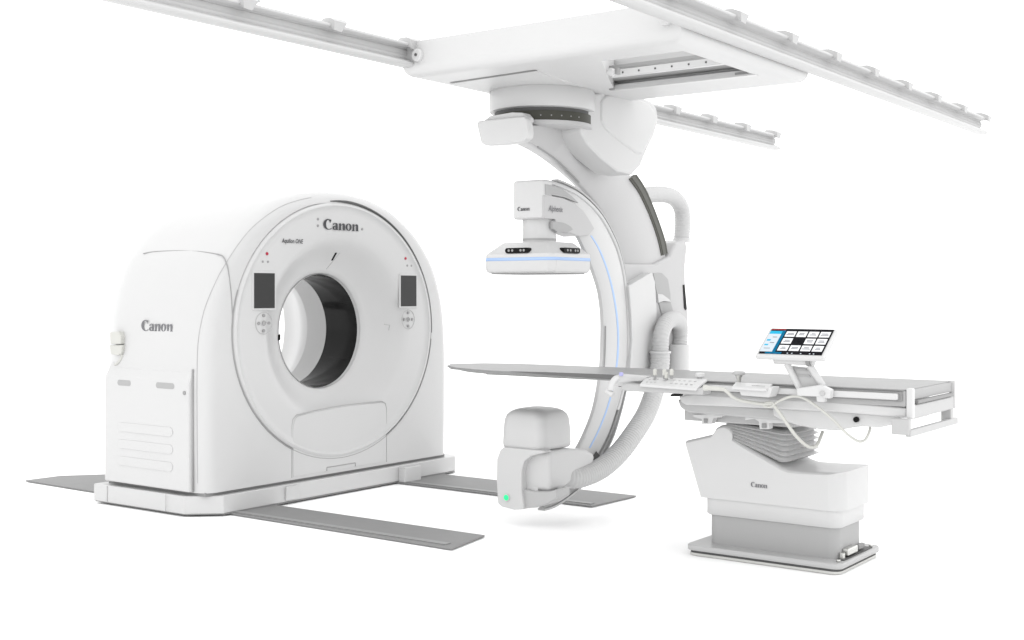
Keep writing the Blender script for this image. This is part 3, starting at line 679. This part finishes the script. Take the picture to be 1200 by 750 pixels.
rbox_loft(-2.990, -2.170, 5.610, 6.170, [(.029, .002, .045), (.032, 0, .045), (.052, 0, .045), (.056, .004, .042)], 'foot_plate', WG, tb)
MB().box(-2.225, -2.185, 5.70, 6.08, .055, .060).build('foot_well', GD, tb)
m = MB(); m.box(-2.222, -2.19, 5.77, 5.90, .066, .10); m.build('foot_connector', CHR, tb, .006, 2)
m = MB(); m.box(-2.222, -2.20, 5.94, 6.02, .066, .09); m.build('foot_connector', GM, tb, .005, 2)
MB().cyl((-2.21, 5.74, .056), ZP, .014, .03, 12).build('anchor_bolt', CHR, tb, .002, 1)
MB().cyl((-2.20, 5.665, .056), ZP, .010, .012, 6).build('anchor_bolt', CHR, tb)
MB().cyl((-2.20, 6.10, .056), ZP, .010, .012, 6).build('anchor_bolt', CHR, tb)
lo = PY(880, 570.5, yf - .001); logo('logo_lettering', TXL, pc, lo, XP, ZP, .088, .026)

# ================================================================== things on the table rail
YR = 5.45
# touch screen
ts = thing('touch_screen', 'tilted white touch screen with a grid of tiles, clamped to the table rail', 'screen', tuple(PY(950, 465, YR)))
bl0, br0, tl0 = Vector((-2.490, 5.36, 1.040)), Vector((-2.150, 5.36, 1.040)), Vector((-2.490, 5.535, 1.168))
ex = (br0 - bl0); ey = (tl0 - bl0); exn, eyn = ex.normalized(), ey.normalized(); en = exn.cross(eyn)
def S(a, b, d=0): return bl0 + ex * a + ey * b + en * d
def quad(name, m_, par, a0, a1, b0, b1, d, th=.0015):
    return MB().prism([S(a0, b0, d), S(a1, b0, d), S(a1, b1, d), S(a0, b1, d)], en * th).build(name, m_, par)
panel = MB().prism([S(0, 0), S(1, 0), S(1, 1), S(0, 1)], -en * .028).build('screen_housing', WB, ts, .010, 3)
def emat(name, c): return mat(name, c, .3, emit=.42, var=0, spec=.06)
SB, SW, SBL, ST, SLG = emat('screen_black', (.006, .006, .008)), emat('screen_white', (.62, .63, .64)), emat('screen_blue', (.0, .10, .20)), emat('screen_cyan', (.02, .32, .50)), emat('screen_pale', (.45, .50, .54))
STX = emat('screen_text', (.12, .12, .14)); SRD = emat('screen_red', (.30, .06, .06))
x0s, x1s, y0s, y1s = .045, .955, .075, .955
scr = quad('display', SB, ts, x0s, x1s, y0s, y1s, .0005)
def Q(m_, a0, a1, b0, b1, d=.002, nm='screen_tile'):
    W_, H_ = x1s - x0s, y1s - y0s
    return quad(nm, m_, scr, x0s + a0 * W_, x0s + a1 * W_, y0s + b0 * H_, y0s + b1 * H_, d, .0004)
Q(SLG, 0, .20, .08, .78); Q(ST, 0, .22, .78, .90); Q(SBL, .20, .25, .05, .92); Q(SBL, 0.1, .36, 0, .07); Q(SRD, 0, .24, .94, .97)
Q(ST, .02, .08, .50, .56, .0028); Q(ST, .02, .08, .32, .37, .0028); Q(STX, .09, .16, .64, .66, .0028); Q(STX, .09, .16, .42, .44, .0028); Q(STX, .04, .14, .2, .215, .0028)
for r_ in range(3):
    for c_ in range(4):
        if r_ == 1 and c_ == 1: continue
        a0 = .27 + c_ * .182; b0 = .13 + r_ * .275
        Q(SW, a0, a0 + .158, b0, b0 + .215)
        for w_, yy in ((.085 + .02 * ((c_ + r_) % 3), .07), (.06 + .02 * ((c_ * 2 + r_) % 3), .12)):
            Q(STX, a0 + .079 - w_ / 2, a0 + .079 + w_ / 2, b0 + yy, b0 + yy + .022, .0028)
for a_ in (.45, .52, .66, .80, .86): Q(SLG, a_, a_ + .02, .015, .045, .0028)
# bracket: swivel bar, twin links, clamp
ctr = S(.5, .0, -.03)
MB().tube([PY(908, 421, 5.42), PY(954, 423, 5.42)], .022, 16).build('swivel_bar', WH, ts)
MB().tube([PY(946, 423, 5.405), PY(950, 423.2, 5.405)], .024, 16).build('swivel_ring', GM, ts)
for (a_, b_) in (((922, 426), (938, 456)), ((949, 428), (964, 452))):
    m = MB(); p, q = PY(*a_, 5.425), PY(*b_, 5.445); m.tube([p, q], .016, 12); m.build('link_arm', WH, ts)
m = MB(); m.prism([PY(u, v, 5.44) for u, v in ((919, 428), (948, 431), (963, 452), (940, 456))], (0, .02, 0)); m.build('link_plate', WG, ts, .004, 2)
for (v0, v1) in ((431, 433.5), (438, 440.5)):
    m = MB(); m.prism([PY(u, v, 5.436) for u, v in ((924 + (v0 - 431) * .6, v0), (944 + (v0 - 431) * .6, v0 + 1.5), (946 + (v0 - 431) * .6, v1 + 1.5), (926 + (v0 - 431) * .6, v1))], (0, .003, 0)); m.build('link_slot', GR, ts)
m = MB(); m.prism([PY(u, v, 5.40) for u, v in ((933, 455), (960, 451), (973, 457), (972, 467.5), (958, 465), (934, 464))], (0, .048, 0)); m.build('rail_clamp', WB, ts, .006, 3)
m = MB(); m.prism([PY(u, v, 5.405) for u, v in ((956, 464), (967, 465), (966, 471.5), (957, 471))], (0, .03, 0)); m.build('clamp_foot', WH, ts, .004, 2)
MB().cyl(PY(964, 461, 5.402), (0, -1, 0), .012, .01, 16).build('clamp_knob', WG, ts, .002, 1)
# operating console with joysticks
cn = thing('control_console', 'long white console with small joysticks and keys on the near edge of the table', 'console', tuple(PY(780, 465, YR)))
ctop = [(751, 449.5), (762, 441.5), (829, 443), (816, 455)]
za = .905
def T(u, v, z=za): return PZ(u, v, z)
m = MB(); q = [PY(749.5, 450, 5.33), PY(816, 455, 5.33), PY(829, 444, 5.44), PY(757, 441.5, 5.44)]
m.prism(q, (0, 0, -.014)); kb = m.build('console_top', WB, cn, .004, 2)
m = MB(); m.prism([PY(u, v, 5.345) for u, v in ((727, 453), (733, 450), (815, 456), (825, 453), (823, 463), (815, 462.5), (735, 458.5), (727, 456.5))], (0, .09, 0)); m.build('console_body', WG, cn, .006, 3)
m = MB(); m.prism([PY(u, v, 5.42) for u, v in ((718, 441), (727, 438.5), (760, 441), (752, 447), (735, 448), (724, 449))], (0, .04, 0)); m.build('mounting_arm', WB, cn, .006, 3)
def kpt(s, t, lift=0):
    return (q[0].lerp(q[1], s)).lerp(q[3].lerp(q[2], s), t) + Vector((0, 0, lift))
for i in range(5):
    for j in range(2):
        MB().cyl(kpt(.52 + i * .085, .32 + j * .36, -.002), ZP, .0075, .005, 14).build('key', WG, kb, .0012, 1)
for i in range(3):
    for j in range(2): MB().cyl(kpt(.10 + i * .07, .3 + j * .36, -.002), ZP, .006, .005, 14).build('key', WG, kb, .0012, 1)
for (u, v) in ((767.5, 441), (778.5, 441), (781, 444.5), (787, 441)):
    b_ = PY(u, v, 5.40); js = MB().cyl(b_ + Vector((0, 0, -.012)), ZP, .0075, .018, 14).build('joystick', MARK, kb)
    MB().tube([b_ + Vector((0, 0, z_)) for z_ in (.004, .008, .018, .028, .034, .037)], .01, 16, lambda l, i: (.007, .0105, .009, .0105, .008, .003)[i]).build('joystick_knob', IVO, js)
m = MB(); m.tube(crom([PY(723, 443, 5.36), PY(719, 447, 5.34), PY(716.5, 453, 5.33), PY(716, 457, 5.33)], 5), .017, 12); lv = m.build('lever', WB, cn)
m = MB(); m.tube([PY(711.5, 457.5, 5.33), PY(715, 460.5, 5.33), PY(718.5, 463, 5.33)], .016, 12); m.build('lever_tip', WH, lv)
MB().cyl(PY(728, 440.5, 5.42), ZP, .011, .018, 16).build('blue_button', mat('lilac_button', (.45, .45, .75), .4), cn, .003, 2)
m = MB(); m.prism([PY(u, v, 5.35) for u, v in ((787, 461.5), (798, 461.5), (796, 464.5), (785, 464.5))], (0, .03, 0)); m.build('lock_pad', BLK, cn)
m = MB(); m.tube([PY(u, v, 5.36) for u, v in ((825, 454.5), (828, 454.7), (830, 454.8), (840, 455.5), (850, 456.5))], .01, 14, lambda l, i: (.015, .015, .011, .011, .009)[i]); m.build('cable_plug', IVO, cn)
# rail clamps with round knobs
for (u, v, nm) in ((820, 443, 'small round white knob fixed on the table rail just right of the console keys'), (866, 446, 'metal mushroom-shaped knob standing behind the small white control box')):
    b_ = PY(u, v, 5.47); kt = thing('rail_knob', nm, 'knob', tuple(b_))
    if u < 840:
        MB().cyl(b_ + Vector((0, 0, -.03)), ZP, .012, .035, 16).build('stem', WB, kt)
        MB().cyl(b_ + Vector((0, 0, .003)), ZP, .024, .022, 24).build('knob_head', WB, kt, .006, 3)
    else:
        MB().tube([b_ + Vector((0, 0, z_)) for z_ in (-.04, -.01, .015, .028)], .01, 16, lambda l, i: (.009, .009, .012, .02)[i]).build('stem', CHR, kt)
        MB().tube([b_ + Vector((0, 0, z_)) for z_ in (.024, .030, .040, .046)], .03, 28, lambda l, i: (.014, .029, .031, .022)[i]).build('knob_head', WG, kt)
# small control box
cb = thing('control_box', 'small white control box on the table rail between console and touch screen', 'control box', tuple(PY(880, 465, YR)))
m = MB(); m.prism([PY(u, v, 5.36) for u, v in ((864, 452), (905, 454), (901, 466), (868, 463.5))], (0, .09, 0)); m.build('box_body', WH, cb, .006, 3)
q2 = [PY(857, 453.5, 5.345), PY(898, 456, 5.345), PY(905.5, 449.5, 5.44), PY(862, 447.5, 5.44)]
m = MB(); m.prism(q2, (0, 0, -.012)); bt_ = m.build('box_lid', WB, cb, .004, 2)
for s_, t_ in ((.62, .5), (.78, .5)):
    c0 = q2[0].lerp(q2[1], s_).lerp(q2[3].lerp(q2[2], s_), t_); MB().box(c0.x - .018, c0.x + .018, c0.y - .006, c0.y + .006, c0.z - .002, c0.z + .0012).build('key', WG, bt_)
# cables
def cable(label, pix, y, r_, mt=IVO):
    t = thing('cable', label, 'cable', tuple(PY(*pix[0], y if not isinstance(y, list) else y[0])), 'cables hanging under the table edge')
    pts = [PY(u, v, (y[i] if isinstance(y, list) else y)) for i, (u, v) in enumerate(pix)]
    MB().tube(crom(pts, 8), r_, 10).build('cord', mt, t); return t
cable('thick ivory cable from the console plug, drooping in a loop in front of the bellows',
      [(848, 456), (853, 460), (860, 466), (872, 470), (890, 473), (905, 474.5), (912, 482), (922, 496), (932, 510), (942, 520), (950, 524), (957, 522), (961, 514), (964, 506)], [5.36, 5.36, 5.37, 5.40, 5.42, 5.43, 5.43, 5.44, 5.46, 5.50, 5.54, 5.58, 5.62, 5.66], .0085)
cable('thin ivory cable looping under the right half of the table near the black knob',
      [(905, 475), (914, 469.5), (926, 465), (937, 465), (948, 470), (962, 480), (976, 492), (990, 506), (1000, 514), (1008, 517.5), (1014, 515), (1018, 508), (1020, 501)], [5.43, 5.43, 5.43, 5.42, 5.42, 5.44, 5.45, 5.46, 5.50, 5.52, 5.54, 5.56, 5.58], .0065)
cable('short coil of ivory cable tied below the small control box',
      [(893, 472), (896, 476), (902, 477), (907, 474), (903, 471.5), (897, 472), (893, 474)], 5.425, .006)
for o in sc.objects:
    if '_o' in o: del o['_o']
